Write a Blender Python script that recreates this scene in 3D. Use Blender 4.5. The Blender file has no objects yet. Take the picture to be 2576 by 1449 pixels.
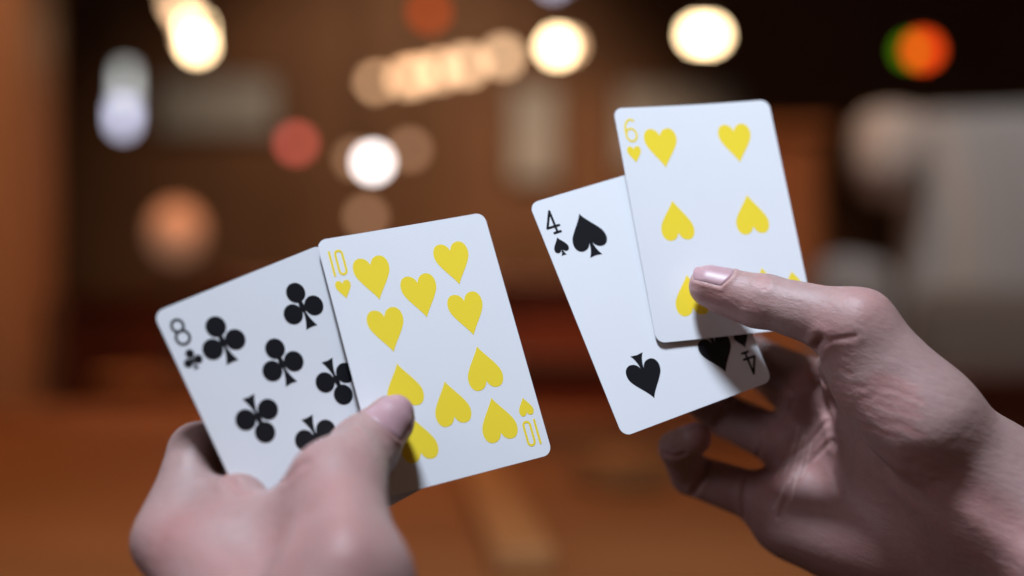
import bpy, bmesh, math, random
import numpy as np
from mathutils import Matrix, Vector

random.seed(4)
rng = np.random.default_rng(7)
scene = bpy.context.scene
col = scene.collection

# ------------------------------------------------------------------ camera
CAM_Z = 0.95
FPX = 3577.8                       # focal length in pixels of a 2576-wide picture (50 mm lens)
cam_d = bpy.data.cameras.new('camera')
cam = bpy.data.objects.new('camera', cam_d)
col.objects.link(cam)
cam.location = (0, 0, CAM_Z)
cam.rotation_euler = (math.radians(90), 0, 0)
cam_d.lens = 50
cam_d.sensor_width = 36
cam_d.clip_start = 0.02
cam_d.clip_end = 100
cam_d.dof.use_dof = True
cam_d.dof.focus_distance = 0.487
cam_d.dof.aperture_fstop = 2.8
scene.camera = cam

# ------------------------------------------------------------------ world, lamps, exposure
world = bpy.data.worlds.new('World')
scene.world = world
world.use_nodes = True
bg = world.node_tree.nodes['Background']
bg.inputs['Color'].default_value = (0.70, 0.42, 0.25, 1)
bg.inputs['Strength'].default_value = 0.085


def area_lamp(name, loc, target, size, power, color):
    d = bpy.data.lights.new(name, 'AREA')
    d.shape = 'DISK'
    d.size = size
    d.energy = power
    d.color = color
    o = bpy.data.objects.new(name, d)
    col.objects.link(o)
    o.location = loc
    o.rotation_euler = (Vector(target) - Vector(loc)).to_track_quat('-Z', 'Y').to_euler()
    return o


def spot_lamp(name, loc, target, cone, power, color, radius=0.06):
    d = bpy.data.lights.new(name, 'SPOT')
    d.spot_size = math.radians(cone)
    d.spot_blend = 0.8
    d.shadow_soft_size = radius
    d.energy = power
    d.color = color
    o = bpy.data.objects.new(name, d)
    col.objects.link(o)
    o.location = loc
    o.rotation_euler = (Vector(target) - Vector(loc)).to_track_quat('-Z', 'Y').to_euler()
    return o


area_lamp('key_lamp', (-0.15, 0.15, 1.96), (0.06, 0.53, 0.95), 0.22, 4.3, (0.76, 0.86, 1.0)).data.spread = math.radians(80)
area_lamp('fill_lamp', (-0.95, 0.05, 1.38), (0.10, 0.52, 0.90), 0.45, 2.7, (0.90, 0.86, 1.0))
spot_lamp('added_spot_left', (-1.0, 2.6, 2.6), (-0.75, 1.9, 0.7), 52, 58.0, (1.0, 0.43, 0.13))  # added unseen spot warming the left of the table
spot_lamp('added_spot_middle', (0.3, 2.4, 2.6), (0.15, 1.7, 0.7), 46, 34.0, (1.0, 0.43, 0.13))  # second added table light, out of view, for the middle
spot_lamp('added_spot_pillar', (-1.0, 2.9, 2.6), (-1.35, 3.7, 1.15), 42, 80.0, (1.0, 0.60, 0.34))  # no fixture here; added to brighten the pillar
spot_lamp('added_spot_armchair', (0.7, 1.9, 2.6), (1.0, 2.75, 1.1), 46, 46.0, (0.92, 0.95, 1.0))  # added out of view to light the armchair
spot_lamp('added_spot_chairs', (-0.3, 2.9, 2.6), (-0.3, 3.75, 0.75), 85, 130.0, (1.0, 0.50, 0.26))  # added warm light so the far chairs are not dark
spot_lamp('added_spot_cupboard', (0.35, 2.35, 2.6), (0.60, 3.35, 0.85), 34, 42.0, (1.0, 0.52, 0.22))  # unseen lamp added to bring up the orange cupboard
spot_lamp('added_spot_wall', (-0.4, 5.2, 2.7), (-0.5, 6.6, 1.35), 95, 130.0, (1.0, 0.60, 0.34))  # added unseen wash for the far wall
spot_lamp('added_spot_counter', (0.5, 5.3, 2.7), (0.3, 6.2, 0.9), 80, 150.0, (1.0, 0.52, 0.26))  # added to lift the sideboard, no lamp modelled

scene.view_settings.view_transform = 'Standard'
scene.view_settings.look = 'None'
scene.view_settings.exposure = 0.0
scene.view_settings.gamma = 1.0
scene.render.engine = 'CYCLES'
scene.cycles.use_denoising = True
scene.cycles.use_adaptive_sampling = False
scene.cycles.max_bounces = 6
scene.cycles.sample_clamp_indirect = 4.0


# ------------------------------------------------------------------ helpers
def tag(o, label, cat, group=None):
    o['label'] = label
    o['category'] = cat
    if group:
        o['group'] = group
    return o


def link_mesh(name, me, mat=None, parent=None):
    o = bpy.data.objects.new(name, me)
    col.objects.link(o)
    if mat is not None and len(me.materials) == 0:
        me.materials.append(mat)
    if parent is not None:
        o.parent = parent
    return o


def empty(name, loc):
    o = bpy.data.objects.new(name, None)
    col.objects.link(o)
    o.location = loc
    o.empty_display_size = 0.05
    return o


def from_bm(name, bm, mat=None, parent=None, smooth=False):
    me = bpy.data.meshes.new(name)
    bm.normal_update()
    if smooth:
        for f in bm.faces:
            f.smooth = True
    bm.to_mesh(me)
    bm.free()
    return link_mesh(name, me, mat, parent)


def bm_box(bm, c, s, rz=0.0, rx=0.0, bevel=0.0):
    m = Matrix.Translation(c) @ Matrix.Rotation(rz, 4, 'Z') @ Matrix.Rotation(rx, 4, 'X') @ Matrix.Diagonal((*s, 1))
    r = bmesh.ops.create_cube(bm, size=1.0, matrix=m)
    if bevel:
        vs = set(r['verts'])
        es = [e for e in bm.edges if e.verts[0] in vs and e.verts[1] in vs]
        bmesh.ops.bevel(bm, geom=es, offset=bevel, segments=3, affect='EDGES', profile=0.5)


def bm_cyl(bm, a, b, r1, r2, seg=16, caps=True):
    a, b = Vector(a), Vector(b)
    d = b - a
    m = Matrix.Translation((a + b) / 2) @ d.to_track_quat('Z', 'Y').to_matrix().to_4x4()
    bmesh.ops.create_cone(bm, cap_ends=caps, segments=seg, radius1=r1, radius2=r2, depth=d.length, matrix=m)


def bm_ball(bm, c, r, seg=16, squash=(1, 1, 1)):
    m = Matrix.Translation(c) @ Matrix.Diagonal((*squash, 1))
    bmesh.ops.create_uvsphere(bm, u_segments=seg, v_segments=max(8, seg // 2), radius=r, matrix=m)


class Nodes:
    def __init__(self, name):
        self.m = bpy.data.materials.new(name)
        self.m.use_nodes = True
        self.t = self.m.node_tree
        self.b = self.t.nodes['Principled BSDF']

    def add(self, kind, **kw):
        n = self.t.nodes.new(kind)
        for k, v in kw.items():
            if k.startswith('i_'):
                n.inputs[k[2:].replace('_', ' ')].default_value = v
            else:
                setattr(n, k, v)
        return n

    def link(self, a, b):
        self.t.links.new(a, b)


def surface_mat(name, c1, c2, rough=0.5, scale=6.0, stretch=(1, 1, 1), bump=0.0, spec=0.5, detail=5.0):
    n = Nodes(name)
    tc = n.add('ShaderNodeTexCoord')
    mp = n.add('ShaderNodeMapping')
    mp.inputs['Scale'].default_value = stretch
    n.link(tc.outputs['Object'], mp.inputs['Vector'])
    nz = n.add('ShaderNodeTexNoise', i_Scale=scale, i_Detail=detail, i_Roughness=0.6)
    n.link(mp.outputs['Vector'], nz.inputs['Vector'])
    rp = n.add('ShaderNodeValToRGB')
    rp.color_ramp.elements[0].position = 0.3
    rp.color_ramp.elements[1].position = 0.7
    rp.color_ramp.elements[0].color = (*c1, 1)
    rp.color_ramp.elements[1].color = (*c2, 1)
    n.link(nz.outputs['Fac'], rp.inputs['Fac'])
    n.link(rp.outputs['Color'], n.b.inputs['Base Color'])
    n.b.inputs['Roughness'].default_value = rough
    n.b.inputs['Specular IOR Level'].default_value = spec
    if bump:
        bp = n.add('ShaderNodeBump', i_Strength=bump, i_Distance=0.002)
        n.link(nz.outputs['Fac'], bp.inputs['Height'])
        n.link(bp.outputs['Normal'], n.b.inputs['Normal'])
    return n.m


def glow_mat(name, color, strength):
    n = Nodes(name)
    n.b.inputs['Base Color'].default_value = (*color, 1)
    n.b.inputs['Emission Color'].default_value = (*color, 1)
    n.b.inputs['Emission Strength'].default_value = strength
    n.b.inputs['Roughness'].default_value = 0.6
    return n.m


def at(u, v, depth):
    """point in the room, metres, seen at (u, v) of a 2576x1449 frame and depth in front of the camera"""
    return Vector(((u - 1288) / FPX * depth, depth, CAM_Z - (v - 724.5) / FPX * depth))


# ------------------------------------------------------------------ the room behind
M_WALL = surface_mat('dark_wall_paint', (0.075, 0.038, 0.020), (0.110, 0.058, 0.030), 0.7, 3.0)
M_CEIL = surface_mat('dark_ceiling_paint', (0.020, 0.012, 0.006), (0.030, 0.018, 0.009), 0.9, 2.0)
M_FLOOR = surface_mat('dark_floor_boards', (0.10, 0.035, 0.012), (0.16, 0.060, 0.022), 0.45, 4.0, (1, 8, 1))
M_OAK = surface_mat('orange_oak', (0.26, 0.088, 0.024), (0.38, 0.145, 0.044), 0.55, 2.0, (1, 4, 4), 0.05)
M_MAHOG = surface_mat('red_mahogany', (0.12, 0.022, 0.009), (0.19, 0.040, 0.015), 0.40, 3.0, (7, 1, 1), 0.1)
M_WALNUT = surface_mat('dark_walnut', (0.035, 0.014, 0.007), (0.060, 0.024, 0.011), 0.45, 3.0, (6, 6, 1))
M_PILLAR = surface_mat('brown_pillar_wood', (0.24, 0.115, 0.058), (0.34, 0.17, 0.09), 0.55, 2.0, (6, 6, 1))
M_CREAM = surface_mat('cream_upholstery', (0.50, 0.44, 0.40), (0.62, 0.56, 0.52), 0.9, 60.0, (1, 1, 1), 0.3)
M_PALE = surface_mat('pale_painted_board', (0.16, 0.20, 0.25), (0.26, 0.32, 0.38), 0.7, 5.0)
M_METAL = surface_mat('dark_metal', (0.03, 0.026, 0.022), (0.05, 0.042, 0.036), 0.4, 20.0)
G = {
    'warm': glow_mat('warm_white_glow', (1.0, 0.72, 0.40), 17.0),
    'warm_low': glow_mat('soft_amber_glow', (1.0, 0.63, 0.36), 4.0),
    'warm_dim': glow_mat('dim_amber_glow', (1.0, 0.58, 0.34), 1.3),
    'white': glow_mat('neutral_white_glow', (1.0, 0.93, 0.92), 11.0),
    'cool': glow_mat('cool_white_glow', (0.74, 0.76, 1.0), 2.9),
    'cool_dim': glow_mat('dim_cool_glow', (0.8, 0.85, 0.85), 1.6),
    'red': glow_mat('red_orange_glow', (1.0, 0.10, 0.003), 1.3),
    'rose': glow_mat('rose_red_glow', (1.0, 0.17, 0.13), 2.5),
    'coral': glow_mat('coral_red_glow', (1.0, 0.075, 0.008), 3.3),
    'green': glow_mat('green_glow', (0.13, 0.42, 0.005), 1.6),
    'peach': glow_mat('peach_lampshade', (0.62, 0.33, 0.20), 0.34),
}


def structure(name, c, s, mat):
    bm = bmesh.new()
    bm_box(bm, (0, 0, 0), s)
    o = from_bm(name, bm, mat)
    o.location = c
    o['kind'] = 'structure'
    return o


structure('floor', (0, 3.2, -0.05), (8, 7.6, 0.1), M_FLOOR)
structure('back_wall', (0, 6.75, 1.4), (8, 0.1, 2.8), M_WALL)
structure('ceiling', (0, 4.9, 2.85), (8, 4.0, 0.1), M_CEIL)

CEIL_Z = 2.80


def pendant_lamp(u, v, depth, rad, glow, label, group=None):
    rad = rad * 1.25
    p = at(u, v, depth)
    root = empty('pendant_lamp', p)
    bm = bmesh.new()
    bm_ball(bm, (0, 0, 0), rad, 20)
    from_bm('bulb', bm, G[glow], root, True)
    bm = bmesh.new()
    bm_cyl(bm, (0, 0, rad * 0.86), (0, 0, rad * 0.86 + 0.05), rad * 0.55, 0.012, 16)
    from_bm('socket', bm, M_METAL, root, True)
    bm = bmesh.new()
    bm_cyl(bm, (0, 0, rad + 0.03), (0, 0, CEIL_Z - p.z), 0.003, 0.003, 8)
    from_bm('cord', bm, M_METAL, root)
    return tag(root, label, 'lamp', group)


g1 = 'warm pendant lamps in a receding row'
for i, (u, v, d, gl) in enumerate([(945, 207, 6.0, 'warm_low'), (1022, 196, 5.8, 'warm_low'), (1050, 190, 5.7, 'warm_low'),
                                   (1105, 178, 5.5, 'warm_low'), (1165, 166, 5.3, 'warm_low'),
                                   (1180, 164, 5.4, 'warm_low'), (1265, 142, 5.0, 'warm_low')]):
    pendant_lamp(u, v, d, 0.026 if i else 0.022, gl, 'warm glowing lamp, %s from the bright leading lamp in the overlapping row' % ('seventh', 'sixth', 'fifth', 'fourth', 'third', 'second', 'first')[i], g1)
pendant_lamp(1402, 117, 4.7, 0.026, 'warm', 'bright warm lamp leading the row of overlapping lights', None)
pendant_lamp(1428, 115, 4.8, 0.022, 'warm_low', 'softer amber lamp touching the bright lamp that leads the row', None)
pendant_lamp(1756, 87, 4.4, 0.024, 'warm', 'bright lamp above the six of hearts, the twin towards the overlapping row', 'twin lamps above the six of hearts')
pendant_lamp(1787, 88, 4.4, 0.024, 'warm', 'bright lamp above the six of hearts, the twin towards the coral lamp', 'twin lamps above the six of hearts')
g2 = 'cluster of warm lamps hung at staggered heights'
for i, (u, v, d, gl) in enumerate([(448, 6, 4.9, 'warm_low'), (462, 34, 5.0, 'warm_low'), (492, 70, 4.8, 'warm'), (484, 96, 5.1, 'warm_low'), (496, 112, 4.7, 'warm')]):
    pendant_lamp(u, v, d, 0.024, gl, 'warm white lamp, %s in the staggered vertical cluster' % ('highest', 'second highest', 'middle one', 'second lowest', 'lowest')[i], g2)
pendant_lamp(1393, -48, 5.0, 0.024, 'cool', 'pale bluish lamp hung higher than the row of warm lamps')
pendant_lamp(1080, 28, 5.2, 0.028, 'red', 'dim red orange lamp above the row of warm lamps')
pendant_lamp(745, 360, 5.2, 0.024, 'rose', 'rose red round lamp beside the white lamp')
pendant_lamp(938, 408, 4.8, 0.022, 'white', 'bright neutral white lamp above the ten of hearts')
pendant_lamp(892, 400, 5.0, 0.020, 'warm_dim', 'faint brownish lamp overlapping the rose side of the white lamp')
pendant_lamp(1030, 376, 5.0, 0.022, 'warm_dim', 'faint amber lamp overlapping the far side of the white lamp from the rose one')
pendant_lamp(2322, 126, 4.6, 0.028, 'coral', 'coral red lamp overlapping a green one')
pendant_lamp(2288, 128, 4.7, 0.022, 'green', 'small green lamp overlapping a coral red one')
pendant_lamp(920, 545, 5.0, 0.022, 'warm_dim', 'faint peach lamp hanging just above the ten of hearts')

# a tall bluish lantern tube
p = at(310, 288, 4.9)
root = empty('lantern', p)
bm = bmesh.new()
bm_cyl(bm, (0, 0, -0.030), (0, 0, 0.035), 0.026, 0.026, 20)
bm_ball(bm, (0, 0, -0.030), 0.026, 16)
from_bm('tube', bm, G['cool'], root, True)
bm = bmesh.new()
bm_cyl(bm, (0.008, 0, 0.055), (0.008, 0, 0.16), 0.022, 0.018, 20)
from_bm('upper_tube', bm, G['cool_dim'], root, True)
bm = bmesh.new()
bm_cyl(bm, (0.008, 0, 0.16), (0.008, 0, CEIL_Z - p.z), 0.004, 0.004, 8)
from_bm('cord', bm, M_METAL, root)
tag(root, 'tall bluish white lantern tube hanging beside the brown pillar', 'lantern')


# standing furniture
def table(loc, size, height, mat, label, legmat=None):
    root = empty('wooden_table', loc)
    w, d = size
    n = max(3, int(round(d / 0.16)))
    for i in range(n):
        bm = bmesh.new()
        bm_box(bm, (0, (i + 0.5) * d / n - d / 2, height - 0.018), (w, d / n - 0.002, 0.036), bevel=0.002)
        from_bm('plank', bm, mat, root)
    for sx in (-1, 1):
        for sy in (-1, 1):
            bm = bmesh.new()
            bm_cyl(bm, (sx * (w / 2 - 0.06), sy * (d / 2 - 0.06), 0.0), (sx * (w / 2 - 0.06), sy * (d / 2 - 0.06), height - 0.037), 0.025, 0.036, 12)
            from_bm('leg', bm, legmat or mat, root)
    for sy in (-1, 1):
        bm = bmesh.new()
        bm_box(bm, (0, sy * (d / 2 - 0.06), height - 0.085), (w - 0.2, 0.025, 0.09))
        from_bm('apron', bm, legmat or mat, root)
    return tag(root, label, 'table')


def chair(loc, rz, mat, label, back=0.95, group=None):
    root = empty('wooden_chair', loc)
    root.rotation_euler = (0, 0, rz)
    bm = bmesh.new()
    bm_box(bm, (0, 0, 0.45), (0.44, 0.44, 0.04), bevel=0.012)
    from_bm('seat', bm, mat, root)
    for sx in (-1, 1):
        bm = bmesh.new()
        bm_cyl(bm, (sx * 0.19, -0.19, 0), (sx * 0.19, -0.19, 0.43), 0.018, 0.022, 10)
        from_bm('leg', bm, mat, root)
        bm = bmesh.new()
        bm_cyl(bm, (sx * 0.19, 0.20, 0), (sx * 0.19, 0.20, 0.46), 0.018, 0.022, 10)
        bm_cyl(bm, (sx * 0.19, 0.20, 0.455), (sx * 0.20, 0.28, back), 0.022, 0.018, 10)
        from_bm('leg', bm, mat, root)
    for k, z in enumerate((0.62, 0.75, back - 0.05)):
        bm = bmesh.new()
        bm_box(bm, (0, 0.20 + (z - 0.46) * 0.163, z), (0.36, 0.022, 0.085), rx=-0.16, bevel=0.006)
        from_bm('back_rail', bm, mat, root)
    return tag(root, label, 'chair', group)


table((-0.55, 2.05, 0), (1.96, 1.8), 0.70, M_OAK, 'large orange oak plank table stretching out below the cards').rotation_euler = (0, 0, -0.16)
chair((-0.50, 3.45, 0), math.pi + 0.2, M_MAHOG, 'red mahogany chair at the far side of the oak table, behind the clubs card', 0.98)
chair((0.10, 3.50, 0), math.pi - 0.1, M_MAHOG, 'red mahogany chair at the far table side, behind the gap between the hands', 0.98)
# tall oak cupboard beyond the table
root = empty('cupboard', (0.60, 3.42, 0))
root.rotation_euler = (0, 0, -0.15)
bm = bmesh.new(); bm_box(bm, (0, 0, 0.68), (0.27, 0.26, 1.24), bevel=0.006); from_bm('cupboard_body', bm, M_OAK, root)
bm = bmesh.new(); bm_box(bm, (0, 0, 1.316), (0.31, 0.30, 0.03), bevel=0.006); from_bm('cornice', bm, M_OAK, root)
for z0, hh in ((0.40, 0.58), (0.98, 0.54)):
    bm = bmesh.new(); bm_box(bm, (0, -0.138, z0), (0.235, 0.016, hh), bevel=0.004); d_ = from_bm('door', bm, M_OAK, root)
    bm = bmesh.new(); bm_ball(bm, (0.09, -0.157, z0), 0.012, 12); from_bm('knob', bm, M_METAL, d_)
for sx in (-1, 1):
    bm = bmesh.new(); bm_box(bm, (sx * 0.09, 0, 0.03), (0.05, 0.2, 0.06)); from_bm('foot', bm, M_OAK, root)
tag(root, 'tall narrow orange oak cupboard standing beside the cream armchair', 'cupboard')
chair((-1.35, 3.5, 0), 0.25, M_WALNUT, 'dark walnut chair at the foot of the brown pillar', 0.92)

# board and box added to stand for bright streaks on the oak table
bm = bmesh.new(); bm_box(bm, (0, 0, 0.012), (0.055, 0.74, 0.024), bevel=0.006)
o = from_bm('stand_in_board', bm, surface_mat('pale_oak', (0.46, 0.20, 0.065), (0.56, 0.27, 0.095), 0.6, 8.0, (7, 1, 7)))
o.location = (-0.02, 1.60, 0.7005); o.rotation_euler = (0, 0, math.radians(5))
tag(o, 'long narrow pale oak board added for a bright streak on the oak table', 'board')
root = empty('stand_in_box', (0.135, 1.78, 0.7005))  # box added where the table shows a bright patch
root.rotation_euler = (0, 0, 0.5)
bm = bmesh.new(); bm_box(bm, (0, 0, 0.016), (0.085, 0.11, 0.032), bevel=0.004); from_bm('box_body', bm, o.data.materials[0], root)
bm = bmesh.new(); bm_box(bm, (0, 0, 0.038), (0.089, 0.114, 0.010), bevel=0.003); from_bm('lid', bm, o.data.materials[0], root)
tag(root, 'small pale oak box added for a bright patch on the oak table between the hands', 'box')

# pillar
root = empty('wooden_pillar', (-1.42, 3.75, 0))
bm = bmesh.new(); bm_box(bm, (0, 0, 1.45), (0.34, 0.34, 2.698), bevel=0.02); from_bm('shaft', bm, M_PILLAR, root)
bm = bmesh.new(); bm_box(bm, (0, 0, 0.05), (0.42, 0.42, 0.10), bevel=0.01); from_bm('plinth', bm, M_PILLAR, root)
tag(root, 'broad brown wooden pillar rising behind the clubs card', 'pillar')

# peach lamp on a little side table
p = at(445, 585, 3.6)
root = empty('side_table', (p.x, p.y, 0))
bm = bmesh.new(); bm_cyl(bm, (0, 0, 0.70), (0, 0, 0.73), 0.20, 0.20, 32); from_bm('table_top', bm, M_OAK, root)
bm = bmesh.new(); bm_cyl(bm, (0, 0, 0.03), (0, 0, 0.70), 0.03, 0.025, 16); from_bm('stem', bm, M_OAK, root)
bm = bmesh.new(); bm_cyl(bm, (0, 0, 0.0), (0, 0, 0.03), 0.17, 0.14, 32); from_bm('foot', bm, M_OAK, root)
tag(root, 'small round oak side table under the peach lamp', 'table')
root = empty('table_lamp', (p.x, p.y, 0.73))
hz = p.z - 0.73
bm = bmesh.new(); bm_ball(bm, (0, 0, hz), 0.066, 24, (1, 1, 1.1)); from_bm('lamp_shade', bm, G['peach'], root, True)
bm = bmesh.new(); bm_cyl(bm, (0, 0, 0.015), (0, 0, hz - 0.066), 0.012, 0.008, 12); from_bm('stand', bm, M_METAL, root)
bm = bmesh.new(); bm_cyl(bm, (0, 0, 0.0), (0, 0, 0.015), 0.055, 0.05, 24); from_bm('foot', bm, M_METAL, root)
tag(root, 'round peach table lamp glowing softly above the eight of clubs', 'lamp')

# cream wing armchair at the right
root = empty('wing_armchair', (1.08, 2.75, 0))
root.rotation_euler = (0, 0, math.radians(-18))
def cushion(name, c, s, bev, rx=0.0, rz=0.0):
    bm = bmesh.new(); bm_box(bm, c, s, rz, rx, bev)
    return from_bm(name, bm, M_CREAM, root, True)
cushion('seat_cushion', (0, -0.02, 0.42), (0.62, 0.60, 0.18), 0.05)
cushion('seat_base', (0, 0, 0.24), (0.72, 0.66, 0.16), 0.03)
cushion('backrest', (0, 0.30, 0.92), (0.66, 0.16, 0.84), 0.06, -0.10)
for sx in (-1, 1):
    cushion('wing', (sx * 0.345, 0.21, 1.235), (0.16, 0.24, 0.18), 0.06, -0.10)
    cushion('armrest', (sx * 0.40, -0.02, 0.665), (0.13, 0.62, 0.69), 0.055)
    for sy in (-1, 1):
        bm = bmesh.new(); bm_cyl(bm, (sx * 0.29, sy * 0.26, 0), (sx * 0.29, sy * 0.26, 0.17), 0.016, 0.026, 10); from_bm('leg', bm, M_WALNUT, root)
tag(root, 'cream upholstered wing armchair behind the hand holding the six of hearts', 'armchair')

bm = bmesh.new(); bm_box(bm, (0, 0, 0), (0.36, 0.12, 0.30), bevel=0.055)  # cushion added to give the armchair its brown shading
o = from_bm('cushion', bm, surface_mat('brown_shading_cloth', (0.20, 0.14, 0.11), (0.28, 0.20, 0.16), 0.9, 40.0), None, True)
o.location = (0.97, 2.80, 0.80); o.rotation_euler = (-0.15, 0, math.radians(-14))
tag(o, 'soft brown cushion added for the brown shading on the cream armchair', 'cushion')

# low cabinet standing before the armchair
root = empty('cabinet', (1.02, 2.12, 0))
bm = bmesh.new(); bm_box(bm, (0, 0, 0.43), (0.86, 0.30, 0.74), bevel=0.006); from_bm('cabinet_body', bm, M_MAHOG, root)
bm = bmesh.new(); bm_box(bm, (0, 0, 0.814), (0.92, 0.34, 0.027), bevel=0.006); from_bm('cabinet_top', bm, M_MAHOG, root)
for sx in (-1, 1):
    bm = bmesh.new(); bm_box(bm, (sx * 0.21, -0.158, 0.43), (0.40, 0.016, 0.66), bevel=0.004); d_ = from_bm('door', bm, M_MAHOG, root)
    bm = bmesh.new(); bm_ball(bm, (sx * 0.05, -0.178, 0.5), 0.013, 12); from_bm('knob', bm, M_METAL, d_)
    bm = bmesh.new(); bm_box(bm, (sx * 0.36, 0, 0.03), (0.08, 0.24, 0.059)); from_bm('foot', bm, M_WALNUT, root)
tag(root, 'low dark red mahogany cabinet standing before the cream armchair', 'cabinet')

# pale boards on the far wall
def board(u0, v0, u1, v1, label):
    a, b = at(u0, v0, 6.66), at(u1, v1, 6.66)
    root = empty('wall_board', ((a.x + b.x) / 2, 6.68, (a.z + b.z) / 2))
    w, h = b.x - a.x, a.z - b.z
    bm = bmesh.new(); bm_box(bm, (0, 0, 0), (w, 0.02, h), bevel=0.004); from_bm('panel', bm, M_PALE, root)
    for sx in (-1, 1):
        bm = bmesh.new(); bm_box(bm, (sx * (w / 2 + 0.012), 0, 0), (0.022, 0.035, h + 0.04)); from_bm('frame', bm, M_WALNUT, root)
    for sz in (-1, 1):
        bm = bmesh.new(); bm_box(bm, (0, 0, sz * (h / 2 + 0.011)), (w, 0.035, 0.018)); from_bm('frame', bm, M_WALNUT, root)
    return tag(root, label, 'wall board')
board(395, 195, 690, 330, 'wide pale grey framed board between the lantern and the rose lamp')
board(1290, 220, 1400, 450, 'narrow upright pale framed board beside the four of spades')
board(1560, 215, 1860, 420, 'pale framed board partly behind the six of hearts')

# sideboard along the far wall
root = empty('sideboard', (0.0, 6.3, 0))
bm = bmesh.new(); bm_box(bm, (0, 0, 0.48), (4.6, 0.5, 0.80), bevel=0.008); from_bm('cabinet', bm, M_MAHOG, root)
bm = bmesh.new(); bm_box(bm, (0, -0.01, 0.905), (4.7, 0.56, 0.046), bevel=0.008); from_bm('counter_top', bm, M_MAHOG, root)
for i in range(8):
    bm = bmesh.new(); bm_box(bm, (-2.0 + i * 4.0 / 7, -0.262, 0.48), (0.52, 0.02, 0.70), bevel=0.005); d_ = from_bm('door', bm, M_MAHOG, root)
    bm = bmesh.new(); bm_ball(bm, (-1.8 + i * 4.0 / 7, -0.288, 0.55), 0.016, 12); from_bm('knob', bm, M_METAL, d_)
for sx in (-1, 1):
    bm = bmesh.new(); bm_box(bm, (sx * 2.1, 0, 0.04), (0.2, 0.4, 0.079)); from_bm('foot', bm, M_WALNUT, root)
tag(root, 'long red mahogany sideboard along the dark far wall', 'sideboard')

# ------------------------------------------------------------------ playing cards
CARD_POSE = {   # columns of R: card right, card up, card normal, in view axes (right, up, towards viewer), mm
    '6h': ([[0.94985, -0.15879, 0.26941], [0.08926, 0.96332, 0.25307], [-0.29971, -0.21633, 0.92918]], [73.455, 25.589, -518.401]),
    '10h': ([[0.87413, -0.27093, 0.40311], [0.17226, 0.94895, 0.26425], [-0.45412, -0.16155, 0.87617]], [-25.742, -20.643, -479.888]),
    '4s': ([[0.8812, -0.36303, 0.30283], [0.28045, 0.9171, 0.28332], [-0.38058, -0.16473, 0.90996]], [49.859, -1.687, -505.315]),
    '8c': ([[0.75882, -0.42275, 0.49545], [0.35551, 0.90624, 0.22877], [-0.54571, 0.00254, 0.83797]], [-68.491, -36.242, -457.746]),
}
V2W = np.array([[1, 0, 0], [0, 0, -1], [0, 1, 0]], float)     # view axes -> world axes


def card_material(name, color, rough, weave):
    n = Nodes(name)
    tc = n.add('ShaderNodeTexCoord')
    mp = n.add('ShaderNodeMapping')
    n.link(tc.outputs['Object'], mp.inputs['Vector'])
    hs = []
    for ax in ('X', 'Y'):
        w = n.add('ShaderNodeTexWave', wave_type='BANDS', bands_direction=ax, i_Scale=620.0, i_Distortion=1.2)
        w.inputs['Detail'].default_value = 1.5
        w.inputs['Detail Scale'].default_value = 1.5
        n.link(mp.outputs['Vector'], w.inputs['Vector'])
        hs.append(w)
    mx = n.add('ShaderNodeMath', operation='ADD')
    n.link(hs[0].outputs['Fac'], mx.inputs[0]); n.link(hs[1].outputs['Fac'], mx.inputs[1])
    nz = n.add('ShaderNodeTexNoise', i_Scale=45.0, i_Detail=4.0)
    n.link(tc.outputs['Object'], nz.inputs['Vector'])
    mixc = n.add('ShaderNodeMixRGB', blend_type='MIX')
    mixc.inputs['Color1'].default_value = (*[c * 0.965 for c in color], 1)
    mixc.inputs['Color2'].default_value = (*color, 1)
    n.link(nz.outputs['Fac'], mixc.inputs['Fac'])
    mul = n.add('ShaderNodeMixRGB', blend_type='MULTIPLY', i_Fac=1.0)
    n.link(mixc.outputs['Color'], mul.inputs['Color1'])
    mr = n.add('ShaderNodeMapRange')
    mr.inputs['From Min'].default_value = 0.0
    mr.inputs['From Max'].default_value = 2.0
    mr.inputs['To Min'].default_value = 1.0 - weave
    mr.inputs['To Max'].default_value = 1.0
    n.link(mx.outputs[0], mr.inputs['Value'])
    n.link(mr.outputs['Result'], mul.inputs['Color2'])
    n.link(mul.outputs['Color'], n.b.inputs['Base Color'])
    bp = n.add('ShaderNodeBump', i_Strength=0.25, i_Distance=0.00006)
    n.link(mx.outputs[0], bp.inputs['Height'])
    n.link(bp.outputs['Normal'], n.b.inputs['Normal'])
    n.b.inputs['Roughness'].default_value = rough
    n.b.inputs['Specular IOR Level'].default_value = 0.35
    return n.m


M_CARD = card_material('white_linen_card_stock', (0.84, 0.86, 0.90), 0.55, 0.05)
M_BACK = surface_mat('dark_card_back_print', (0.02, 0.015, 0.015), (0.04, 0.03, 0.03), 0.5, 200.0)
M_YEL = card_material('yellow_card_ink', (1.0, 0.765, 0.045), 0.50, 0.06)
M_BLK = card_material('black_card_ink', (0.012, 0.013, 0.018), 0.42, 0.6)

BOW = {'6h': -1.0, '4s': 0.35, '10h': -0.45, '8c': 0.7}      # mm, sideways bow of each card


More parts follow.
